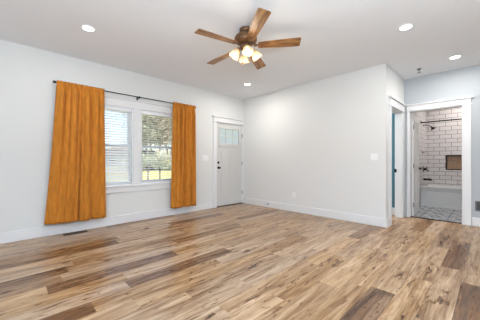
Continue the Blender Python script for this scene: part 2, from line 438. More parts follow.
# ------------------------------------------------------------------ casings
def casing(name, label, axis, face, out, a0, a1, ztop, wl, wr, hh=.115, bottom=0, over=.03, jamb=None, cap_r=True, cap_l=True):
    """craftsman casing: legs, flat header, projecting cap. axis: 'x' or 'y' (direction it runs); out: +1/-1 room side"""
    bm = new_bm()
    def b(p, q, r, s, d0, d1):
        lo, hi = sorted((face + out * d0, face + out * d1))
        if axis == 'x': box(bm, p, q, lo, hi, r, s)
        else: box(bm, lo, hi, p, q, r, s)
    b(a0 - wl, a0, bottom, ztop, 0, .02); b(a1, a1 + wr, bottom, ztop, 0, .02)
    ol, orr = (over if cap_l else 0), (over if cap_r else 0)
    b(a0 - wl - ol * .4, a1 + wr + orr * .4, ztop, ztop + .016, 0, .03)
    b(a0 - wl, a1 + wr, ztop + .016, ztop + hh, 0, .024)
    b(a0 - wl - ol, a1 + wr + orr, ztop + hh, ztop + hh + .026, 0, .05)
    if jamb:
        d = jamb
        b(a0, a0 + .016, bottom, ztop, -d, 0); b(a1 - .016, a1, bottom, ztop, -d, 0); b(a0 + .016, a1 - .016, ztop - .016, ztop, -d, 0)
    return struct(obj(name, bm, M['trim'], bevel=.003), label, 'trim')
casing('trim_1', 'white casing and capped header around the entry door', 'x', 0, -1, D0, D1, DZ, .105, .034, .11, jamb=.03, cap_r=False, over=.025)
casing('trim_2', 'white casing around the narrow doorway to the teal room', 'x', -3.36, -1, .27, 1.04, 2.06, .115, .108, .135, jamb=.12, cap_r=False, over=.025)
casing('trim_3', 'white capped casing around the bathroom doorway', 'y', 1.2, -1, BY0, BY1, BZ, .105, .032, .105, jamb=.12, cap_r=False)
# window casing with mullion, stool and apron
bm = new_bm()
box(bm, -3.87, -3.76, -.02, 0, WZ0, WZ1); box(bm, -1.82, -1.71, -.02, 0, WZ0, WZ1); box(bm, -2.86, -2.72, -.02, .0, WZ0, WZ1)
box(bm, -3.87, -1.71, -.024, 0, WZ1, WZ1 + .13); box(bm, -3.89, -1.69, -.04, 0, WZ1 + .13, WZ1 + .155)
box(bm, -3.90, -1.68, -.035, 0, WZ0 - .028, WZ0); box(bm, -3.87, -1.71, -.018, 0, WZ0 - .125, WZ0 - .028)
struct(obj('trim_4', bm, M['trim'], bevel=.003), 'white casing, mullion, sill and apron around the twin window', 'trim')
# strike plate sits on the hall jamb
# ------------------------------------------------------------------ windows
for i, (a, b_) in enumerate(WIN):
    w = empty('window_%d' % (i + 1), ((a + b_) / 2, 0, WZ0)); struct(w, ('left' if i == 0 else 'right') + ' double-hung window of the pair, white frame', 'window')
    hw = (b_ - a) / 2; hh = WZ1 - WZ0
    bm = new_bm()
    box(bm, -hw, -hw + .02, 0.0, .14, 0, hh); box(bm, hw - .02, hw, 0.0, .14, 0, hh); box(bm, -hw + .02, hw - .02, 0, .14, 0, .02); box(bm, -hw + .02, hw - .02, 0, .14, hh - .02, hh)
    obj('window_frame', bm, M['vinyl'], w)
    for nm, z0, z1, y0 in (('lower_sash', .02, .72, .075), ('upper_sash', .68, hh - .02, .105)):
        bm = new_bm(); s = .04; x0, x1 = -hw + .02, hw - .02
        box(bm, x0, x0 + s, y0, y0 + .028, z0, z1); box(bm, x1 - s, x1, y0, y0 + .028, z0, z1)
        box(bm, x0 + s, x1 - s, y0, y0 + .028, z0, z0 + s); box(bm, x0 + s, x1 - s, y0, y0 + .028, z1 - s, z1)
        so = obj(nm, bm, M['vinyl'], w)
        bm = new_bm(); box(bm, x0 + s, x1 - s, y0 + .011, y0 + .015, z0 + s, z1 - s)
        obj('pane', bm, M['glass'], so)

# ------------------------------------------------------------------ blinds
def blind(x0, x1, tilt, label):
    cx = (x0 + x1) / 2; hw = (x1 - x0) / 2 - .028
    r = empty('venetian_blind', (cx, .034, WZ0 + .02)); tag(r, label, 'blind', 'white slatted blinds in the twin window')
    top = WZ1 - WZ0 - .04
    bm = new_bm(); box(bm, -hw, hw, -.026, .026, top - .045, top); obj('headrail', bm, M['blind'], r, bevel=.003)
    bm = new_bm(); box(bm, -hw, hw, -.025, .025, .004, .022); obj('bottom_rail', bm, M['blind'], r, bevel=.004)
    bm = new_bm(); z = .045
    while z < top - .06:
        m_ = Matrix.Translation((0, 0, z)) @ Matrix.Rotation(tilt, 4, 'X')
        for k in range(4):   # slightly crowned slat
            pass
        prof = [(-.025, 0), (-.012, .003), (0, .004), (.012, .003), (.025, 0), (.025, -.0018), (0, .0022), (-.025, -.0018)]
        va = [bm.verts.new(m_ @ Vector((-hw + .004, y, zz))) for y, zz in prof]; vb = [bm.verts.new(m_ @ Vector((hw - .004, y, zz))) for y, zz in prof]
        for j in range(len(prof)): bm.faces.new((va[j], va[(j + 1) % 8], vb[(j + 1) % 8], vb[j]))
        bm.faces.new(va[::-1]); bm.faces.new(vb)
        z += .044
    obj('slats', bm, M['blind'], r)
    bm = new_bm()
    for x in (-hw * .72, hw * .72):
        for y in (-.0255, .0255): box(bm, x - .0015, x + .0015, y - .0008, y + .0008, .02, top - .04)
    obj('ladder_cord', bm, M['blind'], r)
    return r
blind(*WIN[0], rad(38), 'white slatted blind in the left window, slats tilted more closed')
blind(*WIN[1], rad(10), 'white slatted blind in the right window, slats open to the trees')

# ------------------------------------------------------------------ curtain rod and curtains
ROD_Z, ROD_Y = 2.275, -.10
rod = empty('curtain_rod', (-2.79, ROD_Y, ROD_Z)); tag(rod, 'thin black curtain rod on three brackets above the twin window', 'curtain rod')
bm = new_bm(); tube(bm, [(-1.225, 0, 0), (1.19, 0, 0)], .0095, 12); obj('pole', bm, M['black'], rod, smooth=True)
for s, x in ((-1, -1.225), (1, 1.19)):
    bm = new_bm(); lathe(bm, [(.010, 0), (.017, .004), (.020, .014), (.020, .028), (.014, .036), (.004, .04)], 16, Matrix.Translation((x, 0, 0)) @ Matrix.Rotation(s * pi / 2, 4, 'Y'))
    obj('finial', bm, M['black'], rod, smooth=True)
for x in (-1.19, 0, 1.175):
    bm = new_bm(); box(bm, x - .012, x + .012, .094, .0995, -.04, .03); box(bm, x - .006, x + .006, .0, .095, -.018, -.010)
    lathe(bm, [(.010, -.009), (.016, -.009), (.016, .009), (.010, .009)], 14, Matrix.Translation((x, 0, 0)) @ Matrix.Rotation(pi / 2, 4, 'Y'))
    if x == 0: box(bm, x - .011, x + .011, -.013, .01, -.022, .014)
    obj('bracket', bm, M['black'], rod)

def interp(keys, u):
    for (a, va), (b, vb) in zip(keys, keys[1:]):
        if u <= b:
            t = (u - a) / (b - a); t = t * t * (3 - 2 * t); return va + (vb - va) * t
    return keys[-1][1]
def curtain(name, xt, xb, ztop, zb, folds_top, folds_bot, label, seed, pleats):
    """pocket-top velvet panel: tight gathers at the rod opening into a few deep folds at the hem"""
    rnd = random.Random(seed); bm = new_bm(); nu, nv = 220, 46
    ph = [rnd.uniform(0, 6.28) for _ in range(6)]
    g = []
    for j in range(nv + 1):
        v = j / nv; z = ztop + (zb(0) - ztop) * v; row = []
        for i in range(nu + 1):
            u = i / nu
            xl = xt[0] + (xb[0] - xt[0]) * v ** 1.3; xr = xt[1] + (xb[1] - xt[1]) * v ** 1.3
            x = xl + (xr - xl) * u
            dt = .010 * sin(2 * pi * 13 * u + ph[0] + sin(9 * u + ph[1])) + .006 * sin(2 * pi * 21 * u + ph[2])
            db = interp(folds_bot, u) + .006 * sin(2 * pi * 9 * u + ph[3] + v * 2) + .003 * sin(2 * pi * 17 * u + ph[4] - v * 3)
            dm = interp(folds_top, u) + .007 * sin(2 * pi * 11 * u + ph[5])
            w = min(1, v / .1); w = w * w * (3 - 2 * w)
            uw = u + .018 * sin(7 * u + ph[1]) + .012 * sin(17 * u + ph[2])
            pl = abs(sin(pi * pleats * uw)) ** .4            # rounded ridges, narrow deep valleys
            amp = .5 + .5 * sin(5.3 * u * pleats / 3 + ph[3] + 1.2 * v)
            dm += (.045 + .06 * amp) * (pl - .7); db += (.012 + .02 * amp) * (pl - .7)
            k = min(1, max(0, (v - .1) / .9)) ** .8
            d = dt * (1 - w) + (dm * (1 - k) + db * k + .022) * w
            near = abs(v * (ztop - zb(0)) - .022)
            off = -.016 if near < .05 else -.010
            sag = .010 * sin(v * 17 + u * 6 + ph[1]) * v * .5
            zz = ztop + (zb(u) - ztop) * v
            y = ROD_Y + off - d + sag * .4
            row.append(bm.verts.new((x, min(y, -.062), zz)))
        g.append(row)
    for j in range(nv):
        for i in range(nu): bm.faces.new((g[j][i], g[j][i + 1], g[j + 1][i + 1], g[j + 1][i]))
    o = obj(name, bm, M['velvet'], smooth=True, solid=.005)
    o.modifiers['solid'].offset = -1
    tag(o, label, 'curtain', 'orange velvet curtains')
    return o
cl = curtain('curtain', (-4.01, -3.375), (-4.15, -3.345), 2.302, lambda u: .175 + .02 * (1 - u),
        [(0, -.01), (.10, .03), (.2, -.01), (.32, .03), (.40, .012), (.5, -.015), (.6, .03), (.72, -.01), (.85, .028), (.94, .0), (1, -.01)],
        [(0, -.025), (.10, .02), (.25, .028), (.40, .025), (.475, .015), (.50, -.035), (.54, .045), (.62, .06), (.68, .05), (.715, -.03), (.80, .0), (.90, .028), (1, -.02)],
        'wide orange velvet curtain left of the window, above the floor vent', 3, 7)
cr = curtain('curtain', (-2.125, -1.585), (-2.165, -1.56), 2.302, lambda u: .155 + .012 * (1 - u),
        [(0, -.01), (.12, .025), (.25, -.01), (.4, .03), (.52, -.01), (.65, .03), (.8, -.005), (.9, .025), (1, -.01)],
        [(0, -.02), (.10, .035), (.26, .045), (.40, .02), (.47, -.03), (.55, .03), (.68, .045), (.74, -.03), (.82, .03), (.93, .03), (1, -.02)],
        'narrower orange velvet curtain between the window and entry door', 8, 6)

# ------------------------------------------------------------------ doors
def panel_door(w, h, panels, t=.04, hole=None, recess=.009):
    """panels: (x0,x1,z0,z1) recessed fields; hole: through opening. door spans x 0..w, y 0..t"""
    bm = new_bm()
    xs = sorted({0, w, *[p[0] for p in panels], *[p[1] for p in panels], *((hole[0], hole[1]) if hole else ())})
    zs = sorted({0, h, *[p[2] for p in panels], *[p[3] for p in panels], *((hole[2], hole[3]) if hole else ())})
    for a, b_ in zip(xs, xs[1:]):
        for c, d in zip(zs, zs[1:]):
            mx_, mz = (a + b_) / 2, (c + d) / 2
            if hole and hole[0] < mx_ < hole[1] and hole[2] < mz < hole[3]: continue
            rc = any(p[0] < mx_ < p[1] and p[2] < mz < p[3] for p in panels)
            box(bm, a, b_, recess if rc else 0, t - (recess if rc else 0), c, d)
    bmesh.ops.remove_doubles(bm, verts=bm.verts, dist=.0001)
    # raised fields
    for p in panels:
        i = .028
        for y0, y1 in ((recess * .35, recess), (t - recess, t - recess * .35)): box(bm, p[0] + i, p[1] - i, y0, y1, p[2] + i, p[3] - i)
    return bm
def hinge(parent, x, y, z, r=.007):
    bm = new_bm(); lathe(bm, [(r, -.045), (r, .045)], 10, Matrix.Translation((x, y, z))); box(bm, x - .014, x + .0, y + .001, y + .005, z - .045, z + .045)
    obj('hinge', bm, M['nickel'], parent)

W1 = .85
dr = empty('door_1', (-.90, .012, .018)); struct(dr, 'white entry door with a small gridded window near the top', 'door')
bm = panel_door(W1, 2.01, [(.13, .405, .27, 1.37), (.445, .72, .27, 1.37)], hole=(.095, .755, 1.52, 1.90))
leaf = obj('door_leaf', bm, M['door'], dr)
bm = new_bm()
x0, x1, z0, z1 = .095, .755, 1.52, 1.90
box(bm, x0 - .02, x0 + .012, -.008, .048, z0 - .02, z1 + .02); box(bm, x1 - .012, x1 + .02, -.008, .048, z0 - .02, z1 + .02)
box(bm, x0 + .012, x1 - .012, -.008, .048, z0 - .02, z0 + .012); box(bm, x0 + .012, x1 - .012, -.008, .048, z1 - .012, z1 + .02)
for k in (1, 2): xx = x0 + (x1 - x0) * k / 3; box(bm, xx - .009, xx + .009, .004, .036, z0 + .012, z1 - .012)
zz = (z0 + z1) / 2; box(bm, x0 + .012, x1 - .012, .005, .035, zz - .009, zz + .009)
gf = obj('glazing_frame', bm, M['door'], dr)
bm = new_bm(); box(bm, x0 + .012, x1 - .012, .018, .022, z0 + .012, z1 - .012); obj('pane', bm, M['frosted'], gf)
bm = new_bm(); box(bm, .08, .77, -.018, 0, 1.44, 1.462); obj('ledge', bm, M['door'], dr, bevel=.003)
bm = new_bm(); Rm = Matrix.Translation((.055, 0, .93)) @ Matrix.Rotation(pi / 2, 4, 'X')
lathe(bm, [(.030, 0), (.030, .008), (.012, .012), (.011, .032), (.024, .040), (.028, .052), (.024, .064), (.010, .068)], 18, Rm); obj('door_knob', bm, M['black'], dr, smooth=True)
bm = new_bm(); Rm = Matrix.Translation((.055, 0, 1.055)) @ Matrix.Rotation(pi / 2, 4, 'X')
lathe(bm, [(.028, 0), (.028, .012), (.020, .016)], 18, Rm); box(bm, .050, .060, -.03, -.014, 1.035, 1.075); obj('deadbolt', bm, M['black'], dr)
for z in (.27, 1.03, 1.75): hinge(dr, .857, -.010, z)
bm = new_bm(); box(bm, -.915, -.035, -.02, .14, 0, .014); struct(obj('trim_5', bm, M['threshold'], bevel=.003), 'dark sill under the entry door', 'trim')
bm = new_bm(); box(bm, -.915, -.901, .03, .14, .014, DZ); box(bm, -.049, -.035, .03, .14, .014, DZ); box(bm, -.901, -.049, .03, .14, DZ - .014, DZ)
struct(obj('trim_6', bm, M['trim']), 'white jamb of the entry door', 'trim')

# bathroom door, hinged left, swung into the bathroom
W2 = .76; TH = rad(2.8)
d2 = empty('door_2', (1.325, -3.462, .012), TH); struct(d2, 'white panelled bathroom door swung open against the tile', 'door')
pn = [(.11, .35, .2, .82), (.41, .65, .2, .82), (.11, .35, .95, 1.55), (.41, .65, .95, 1.55), (.11, .35, 1.68, 1.9), (.41, .65, 1.68, 1.9)]
bm = panel_door(W2, 2.03, pn, t=.035); bmesh.ops.translate(bm, verts=bm.verts, vec=(0, -.035, 0)); obj('door_leaf', bm, M['door'], d2)
for z in (.22, 1.0, 1.78):
    bm = new_bm(); lathe(bm, [(.0085, -.045), (.0085, .045)], 10, Matrix.Translation((-.007, -.038, z))); obj('hinge', bm, M['nickel'], d2)
for s in (1, -1):
    bm = new_bm(); Rm = Matrix.Translation((.70, -.0175 + s * .0175, .93)) @ Matrix.Rotation(-s * pi / 2, 4, 'X')
    lathe(bm, [(.028, 0), (.028, .007), (.011, .011), (.010, .022), (.022, .028), (.025, .036), (.018, .044)], 16, Rm); obj('door_knob', bm, M['black'], d2, smooth=True)
# latch strike of the teal doorway
bm = new_bm(); box(bm, 1.0, 1.0235, -3.272, -3.236, .885, .955); o = obj('strike_plate', bm, M['black'], bpy.data.objects['trim_2'], bevel=.003); o['label'] = 'black latch strike'

# ------------------------------------------------------------------ ceiling fan
fan = empty('ceiling_fan', (-2.43, -2.47, H)); tag(fan, 'five-blade wooden ceiling fan with lit glass shades', 'ceiling fan')
bm = new_bm(); lathe(bm, [(.072, 0), (.078, -.012), (.076, -.035), (.055, -.055), (.045, -.062)], 32); obj('canopy', bm, M['bronze'], fan, smooth=True)
bm = new_bm(); lathe(bm, [(.05, -.06), (.078, -.066), (.112, -.082), (.130, -.104), (.133, -.132), (.130, -.158), (.112, -.176), (.08, -.188), (.05, -.196)], 36)
for k in range(20):
    a = 2 * pi * k / 20; box(bm, .1285, .1375, -.006, .006, -.152, -.110, Matrix.Rotation(a, 4, 'Z'))
obj('motor_housing', bm, M['bronze'], fan, smooth=True)
def blade_outline():
    pts = [(.155, -.050)]
    pts += [(.35, -.060), (.50, -.067), (.62, -.070)]
    pts += [(.645 + .015 * sin(a), -.055 - .015 * cos(a)) for a in [k * pi / 8 for k in range(5)]]
    pts += [(.645 + .015 * cos(a), .055 + .015 * sin(a)) for a in [k * pi / 8 for k in range(5)]]
    pts += [(.62, .070), (.50, .067), (.35, .060), (.155, .050), (.14, .035), (.14, -.035)]
    return pts
tilt = Matrix(((1, 0, 0, 0), (0, 1, 0, 0), (-.02, -.087, 1, 0), (0, 0, 0, 1)))
nrm = Vector((.02, .087, 1)).normalized(); Q = Vector((0, 0, 1)).rotation_difference(nrm).to_matrix().to_4x4()
blade0 = None
for k in range(5):
    rot = Q @ Matrix.Rotation(rad(240.2 + 72 * k), 4, 'Z')
    if blade0 is None:
        bm = new_bm(); prism(bm, blade_outline(), -.004, .004, Matrix.Rotation(rad(-12), 4, 'X')); blade0 = obj('blade', bm, M['blade'], fan, bevel=.002)
        bm = new_bm()
        prism(bm, [(.09, -.018), (.13, -.012), (.15, -.018), (.175, -.027), (.195, -.020), (.202, 0), (.195, .020), (.175, .027), (.15, .018), (.13, .012), (.09, .018)], -.0095, -.0045, Matrix.Rotation(rad(-12), 4, 'X'))
        tube(bm, [(.07, 0, .03), (.11, 0, .012), (.14, 0, -.008)], .012, 8)
        for px, py in ((.172, -.015), (.172, .015), (.188, 0)):
            lathe(bm, [(.006, -.0125), (.006, -.009)], 8, Matrix.Rotation(rad(-12), 4, 'X') @ Matrix.Translation((px, py, 0)))
        ir0 = obj('blade_bracket', bm, M['bronze'], blade0, bevel=.001); bl = blade0
    else: bl = copy_tree(blade0, fan)
    bl.matrix_local = Matrix.Translation((.015, 0, -.205)) @ rot
bm = new_bm(); lathe(bm, [(.04, -.19), (.062, -.20), (.068, -.225), (.060, -.25), (.038, -.265), (.015, -.275), (.006, -.285)], 28); kit = obj('light_kit', bm, M['bronze'], fan, smooth=True)
sh0 = None
for k in range(4):
    a = rad(54 + 90 * k)
    arm_m = Matrix.Rotation(a, 4, 'Z')
    bm = new_bm(); tube(bm, [arm_m @ Vector(p) for p in ((.045, 0, -.235), (.075, 0, -.238), (.084, 0, -.25))], .010, 8)
    lathe(bm, [(.014, .012), (.024, .004), (.027, -.022)], 16, arm_m @ Matrix.Translation((.085, 0, -.252)) @ Matrix.Rotation(rad(-33), 4, 'Y'))
    obj('socket', bm, M['bronze'], fan, smooth=True)
    sm = arm_m @ Matrix.Translation((.085, 0, -.252)) @ Matrix.Rotation(rad(-33), 4, 'Y')
    if sh0 is None:
        bm = new_bm(); lathe(bm, [(.026, -.012), (.034, -.03), (.045, -.055), (.050, -.08), (.054, -.100), (.064, -.118)], 28, cap0=False, cap1=False)
        sh0 = obj('lamp_shade', bm, M['shade'], fan, smooth=True, solid=.003); s_ = sh0
        bm = new_bm(); lathe(bm, [(.012, -.02), (.014, -.035), (.026, -.055), (.030, -.072), (.026, -.088), (.012, -.099), (.003, -.102)], 18); bu = obj('bulb', bm, M['bulb'], sh0, smooth=True)
    else: s_ = copy_tree(sh0, fan)
    s_.matrix_local = sm
    lamp('POINT', 'fan_lamp', sm @ Vector((0, 0, -.135)), 2.6, size=.035, color=(1, .88, .72), parent=fan)
for (x, y, l) in ((.03, -.035, .10), (-.03, .03, .13)):
    bm = new_bm(); tube(bm, [(x, y, -.262), (x, y, -.28 - l)], .0016, 6)
    for q in range(int(l / .008)): lathe(bm, [(.0008, -.003), (.0028, 0), (.0008, .003)], 6, Matrix.Translation((x, y, -.275 - q * .008)))
    pc = obj('pull_chain', bm, M['brass'], fan)
    bm = new_bm(); lathe(bm, [(.003, 0), (.008, -.008), (.0085, -.03), (.004, -.042)], 12, Matrix.Translation((x, y, -.28 - l))); obj('pull_fob', bm, M['bronze'], pc, smooth=True)

# ------------------------------------------------------------------ recessed lights
dl = None
for (x, y, lab) in ((-3.83, -1.14, 'round recessed ceiling light above the left curtain'), (-.86, -.98, 'small round recessed ceiling light below the fan, near the entry door'),
                    (-1.07, -3.86, 'large bright recessed ceiling light right of the fan'), (.50, -4.19, 'recessed ceiling light nearest the bathroom header')):
    if dl is None:
        dl = o = empty('recessed_light', (x, y, H))
        bm = new_bm(); seg = 36; lathe(bm, [(.060, -.004), (.062, -.009), (.074, -.006), (.077, 0)], seg, cap0=False, cap1=False); obj('trim_ring', bm, M['plastic'], o, smooth=True)
        bm = new_bm(); lathe(bm, [(.061, -.001), (.061, -.006), (.03, -.008), (.002, -.008)], seg); obj('diffuser', bm, M['lens'], o, smooth=True)
    else: o = copy_tree(dl); o.location = (x, y, H)
    tag(o, lab, 'ceiling light', 'recessed lights')
    lamp('AREA', 'recessed_lamp', (0, 0, -.014), 6.5, size=.12, color=(1, .965, .92), parent=o)

# sprinkler head
sp = empty('fire_sprinkler', (.71, -3.69, H)); tag(sp, 'small metal fire sprinkler head on the hall ceiling', 'sprinkler')
bm = new_bm(); lathe(bm, [(.036, 0), (.036, -.006), (.016, -.012)], 24); obj('escutcheon', bm, M['nickel'], sp, smooth=True)
bm = new_bm(); lathe(bm, [(.009, -.01), (.009, -.03)], 12); tube(bm, [(.014, 0, -.028), (.016, 0, -.045), (.003, 0, -.06)], .003, 6); tube(bm, [(-.014, 0, -.028), (-.016, 0, -.045), (-.003, 0, -.06)], .003, 6); obj('frame', bm, M['nickel'], sp)
bm = new_bm(); lathe(bm, [(.018, -.06), (.018, -.063)], 16)
for k in range(10): box(bm, .016, .026, -.003, .003, -.063, -.060, Matrix.Rotation(2 * pi * k / 10, 4, 'Z'))
obj('deflector', bm, M['nickel'], sp)

# ------------------------------------------------------------------ switches and outlet, door stop, vents
def plate(name, loc, rz, w, label, cat, kind, n=1):
    r = empty(name, loc, rz); tag(r, label, cat)      # plate faces local -y
    bm = new_bm(); box(bm, -w / 2, w / 2, -.007, 0, -.058, .058); obj('cover_plate', bm, M['plastic'], r, bevel=.002)
    for k in range(n):
        x = (k - (n - 1) / 2) * .046
        if kind == 'rocker':
            bm = new_bm(); box(bm, x - .0165, x + .0165, -.0095, -.006, -.033, .033); box(bm, x - .014, x + .014, -.013, -.009, -.03, .0); obj('rocker', bm, M['plastic'], r, bevel=.001)
        else:
            for z in (-.02, .02):
                bm = new_bm(); box(bm, x - .016, x + .016, -.0095, -.006, z - .014, z + .014); so = obj('socket_face', bm, M['plastic'], r, bevel=.003)
                bm = new_bm(); box(bm, x - .008, x - .0055, -.0105, -.009, z - .005, z + .006); box(bm, x + .0055, x + .008, -.0105, -.009, z - .005, z + .006); box(bm, x - .002, x + .002, -.0105, -.009, z - .011, z - .007)
                obj('slot', bm, M['slot'], so)
    return r
plate('light_switch', (-1.24, 0, 1.18), 0, .165, 'wide white switch plate beside the entry door', 'light switch', 'rocker', 3)
plate('light_switch', (0, -3.18, 1.18), rad(-90), .115, 'white switch plate near the free end of the partition wall', 'light switch', 'rocker', 2)
plate('power_outlet', (0, -1.567, .365), rad(-90), .072, 'white power outlet low on the partition wall', 'outlet', 'outlet')

ds = empty('door_stop', (-BT, -.87, .085), 0); tag(ds, 'small dark spring door stop on the baseboard', 'door stop')
bm = new_bm(); lathe(bm, [(.013, 0), (.013, .006), (.007, .01)], 14, Matrix.Rotation(-pi / 2, 4, 'Y'))
prof = [(.0055 + (.0015 if k % 2 else 0), .01 + k * .0025) for k in range(20)]; lathe(bm, prof, 10, Matrix.Rotation(-pi / 2, 4, 'Y')); obj('spring', bm, M['black'], ds)
bm = new_bm(); lathe(bm, [(.009, .058), (.011, .064), (.011, .074), (.007, .078)], 14, Matrix.Rotation(-pi / 2, 4, 'Y')); obj('rubber_tip', bm, M['black'], ds, smooth=True)

fv = empty('floor_vent', (-3.775, -.115, 0)); tag(fv, 'brown metal floor vent under the left curtain', 'vent')
bm = new_bm(); box(bm, -.155, .155, -.058, -.046, 0, .005); box(bm, -.155, .155, .046, .058, 0, .005); box(bm, -.155, -.143, -.046, .046, 0, .005); box(bm, .143, .155, -.046, .046, 0, .005); box(bm, -.006, .006, -.046, .046, 0, .005); obj('frame', bm, M['vent'], fv)
bm = new_bm(); box(bm, -.143, .143, -.046, .046, .0002, .001); obj('duct_backing', bm, M['slot'], fv)
bm = new_bm()
for k in range(34):
    x = -.139 + k * .0084
    box(bm, x, x + .003, -.046, .046, .001, .004)
obj('louvres', bm, M['vent'], fv)

# wall register on the grey wall
wr = empty('wall_register', (1.2, -4.60, .345), rad(90)); tag(wr, 'grey wall register low on the grey wall', 'vent')
wr.rotation_euler = (0, 0, rad(-90))
bm = new_bm(); t = .022; a, b_ = .21, .085
box(bm, -a, a, -.012, 0, b_ - t, b_); box(bm, -a, a, -.012, 0, -b_, -b_ + t); box(bm, -a, -a + t, -.012, 0, -b_ + t, b_ - t); box(bm, a - t, a, -.012, 0, -b_ + t, b_ - t); obj('frame', bm, M['nickel'], wr, bevel=.002)
bm = new_bm(); box(bm, -a + t, a - t, -.0015, -.0005, -b_ + t, b_ - t); obj('duct_backing', bm, M['slot'], wr)
bm = new_bm()
for k in range(9):
    z = -b_ + t + .008 + k * .0145; box(bm, -a + t, a - t, -.006, .006, -.001, .001, Matrix.Translation((0, -.0085, z)) @ Matrix.Rotation(rad(35), 4, 'X'))
obj('louvres', bm, M['nickel'], wr)

# ------------------------------------------------------------------ bathroom fixtures
TX0, TX1, TY0, TY1, TH_ = 2.83, 3.548, -4.95, -3.362, .49
tb = empty('bathtub', ((TX0 + TX1) / 2, (TY0 + TY1) / 2, 0)); tag(tb, 'white alcove bathtub in front of the subway tile', 'bathtub')
def rrect(x0, x1, y0, y1, r, z, n=6):
    p = []
    for cx, cy, a0 in ((x1 - r, y1 - r, 0), (x0 + r, y1 - r, 90), (x0 + r, y0 + r, 180), (x1 - r, y0 + r, 270)):
        for k in range(n + 1):
            a = rad(a0 + 90 * k / n); p.append((cx + r * cos(a), cy + r * sin(a), z))
    return p
hx, hy = (TX1 - TX0) / 2, (TY1 - TY0) / 2
bm = new_bm(); loops = [rrect(-hx + .012, hx, -hy, hy, .006, 0), rrect(-hx + .02, hx, -hy, hy, .006, .05), rrect(-hx + .02, hx, -hy, hy, .006, TH_ - .06), rrect(-hx, hx, -hy, hy, .012, TH_ - .035), rrect(-hx, hx, -hy, hy, .012, TH_ - .006), rrect(-hx + .006, hx - .004, -hy + .004, hy - .004, .012, TH_),
        rrect(-hx + .07, hx - .06, -hy + .07, hy - .07, .12, TH_), rrect(-hx + .09, hx - .08, -hy + .10, hy - .09, .12, TH_ - .05), rrect(-hx + .13, hx - .12, -hy + .2, hy - .14, .10, .14), rrect(-hx + .2, hx - .18, -hy + .3, hy - .2, .08, .10)]
rings = [[bm.verts.new(p) for p in l] for l in loops]
for r0, r1 in zip(rings, rings[1:]):
    for i in range(len(r0)): bm.faces.new((r0[i], r0[(i + 1) % len(r0)], r1[(i + 1) % len(r0)], r1[i]))
bm.faces.new(rings[-1])
obj('tub_shell', bm, M['tub'], tb, smooth=True)
bm = new_bm(); box(bm, -hx + .012, -hx + .019, -hy + .12, hy - .12, .09, .37); obj('apron_panel', bm, M['tub'], tb, bevel=.003)
bm = new_bm(); lathe(bm, [(.03, 0), (.03, .006)], 18, Matrix.Translation((.02, hy - .118, TH_ - .13)) @ Matrix.Rotation(pi / 2, 4, 'X')); obj('overflow_cover', bm, M['black'], tb)

sr = empty('shower_rod', (2.86, -3.36, 2.06)); tag(sr, 'dark straight shower rod across the tub opening', 'shower rod')
bm = new_bm(); tube(bm, [(0, -.002, 0), (0, -1.638, 0)], .0135, 14); obj('pole', bm, M['black'], sr, smooth=True)
for y in (-.001, -1.639):
    bm = new_bm(); lathe(bm, [(.032, -.0), (.032, .008), (.018, .02)], 18, Matrix.Translation((0, y, 0)) @ Matrix.Rotation(pi / 2 * (1 if y > -.5 else -1), 4, 'X')); obj('flange', bm, M['black'], sr, smooth=True)

SX = 3.2
sh = empty('shower_sprayer', (SX, -3.36, 2.03)); tag(sh, 'black shower head on a bent arm at the tiled end wall', 'shower head')
bm = new_bm(); tube(bm, [(0, 0, 0), (0, -.05, .0), (0, -.11, -.015), (0, -.16, -.05)], .010, 10); lathe(bm, [(.028, 0), (.028, .006), (.012, .014)], 16, Matrix.Rotation(pi / 2, 4, 'X')); obj('shower_arm', bm, M['black'], sh, smooth=True)
bm = new_bm(); lathe(bm, [(.014, .03), (.018, .0), (.045, -.03), (.062, -.045), (.062, -.055), (.05, -.058)], 22, Matrix.Translation((0, -.175, -.07)) @ Matrix.Rotation(rad(-35), 4, 'X')); obj('spray_face', bm, M['black'], sh, smooth=True)
va = empty('shower_valve', (SX, -3.36, .90)); tag(va, 'black round shower valve with lever handle above the tub spout', 'shower valve')
bm = new_bm(); lathe(bm, [(.085, 0), (.085, .006), (.03, .012), (.028, .05), (.02, .055)], 26, Matrix.Rotation(pi / 2, 4, 'X')); obj('escutcheon', bm, M['black'], va, smooth=True)
bm = new_bm(); tube(bm, [(0, -.05, 0), (-.03, -.075, -.02), (-.05, -.11, -.06)], [.013, .011, .009], 10); tube(bm, [(0, -.055, 0), (.01, -.07, .03), (0, -.06, .06)], [.014, .012, .008], 10); obj('lever_handle', bm, M['black'], va, smooth=True)
ts = empty('tub_spout', (SX, -3.36, .64)); tag(ts, 'black tub spout just above the bathtub rim', 'tub spout')
bm = new_bm(); tube(bm, [(0, 0, 0), (0, -.08, 0), (0, -.15, -.004), (0, -.17, -.02)], [.028, .026, .025, .02], 14); obj('spout_body', bm, M['black'], ts, smooth=True)
bm = new_bm(); lathe(bm, [(.007, 0), (.007, .02), (.011, .024), (.009, .03)], 10, Matrix.Translation((0, -.135, .022))); obj('diverter_knob', bm, M['black'], ts, smooth=True)
gb = empty('towel_hook', (3.05, -3.36, 1.33)); tag(gb, 'tiny dark fitting on the tile between shower head and valve', 'hook')
bm = new_bm(); box(bm, -.02, .02, -.008, 0, -.03, .03); tube(bm, [(0, -.005, 0), (0, -.04, -.01), (0, -.05, .012)], .007, 8); obj('hook_arm', bm, M['black'], gb)

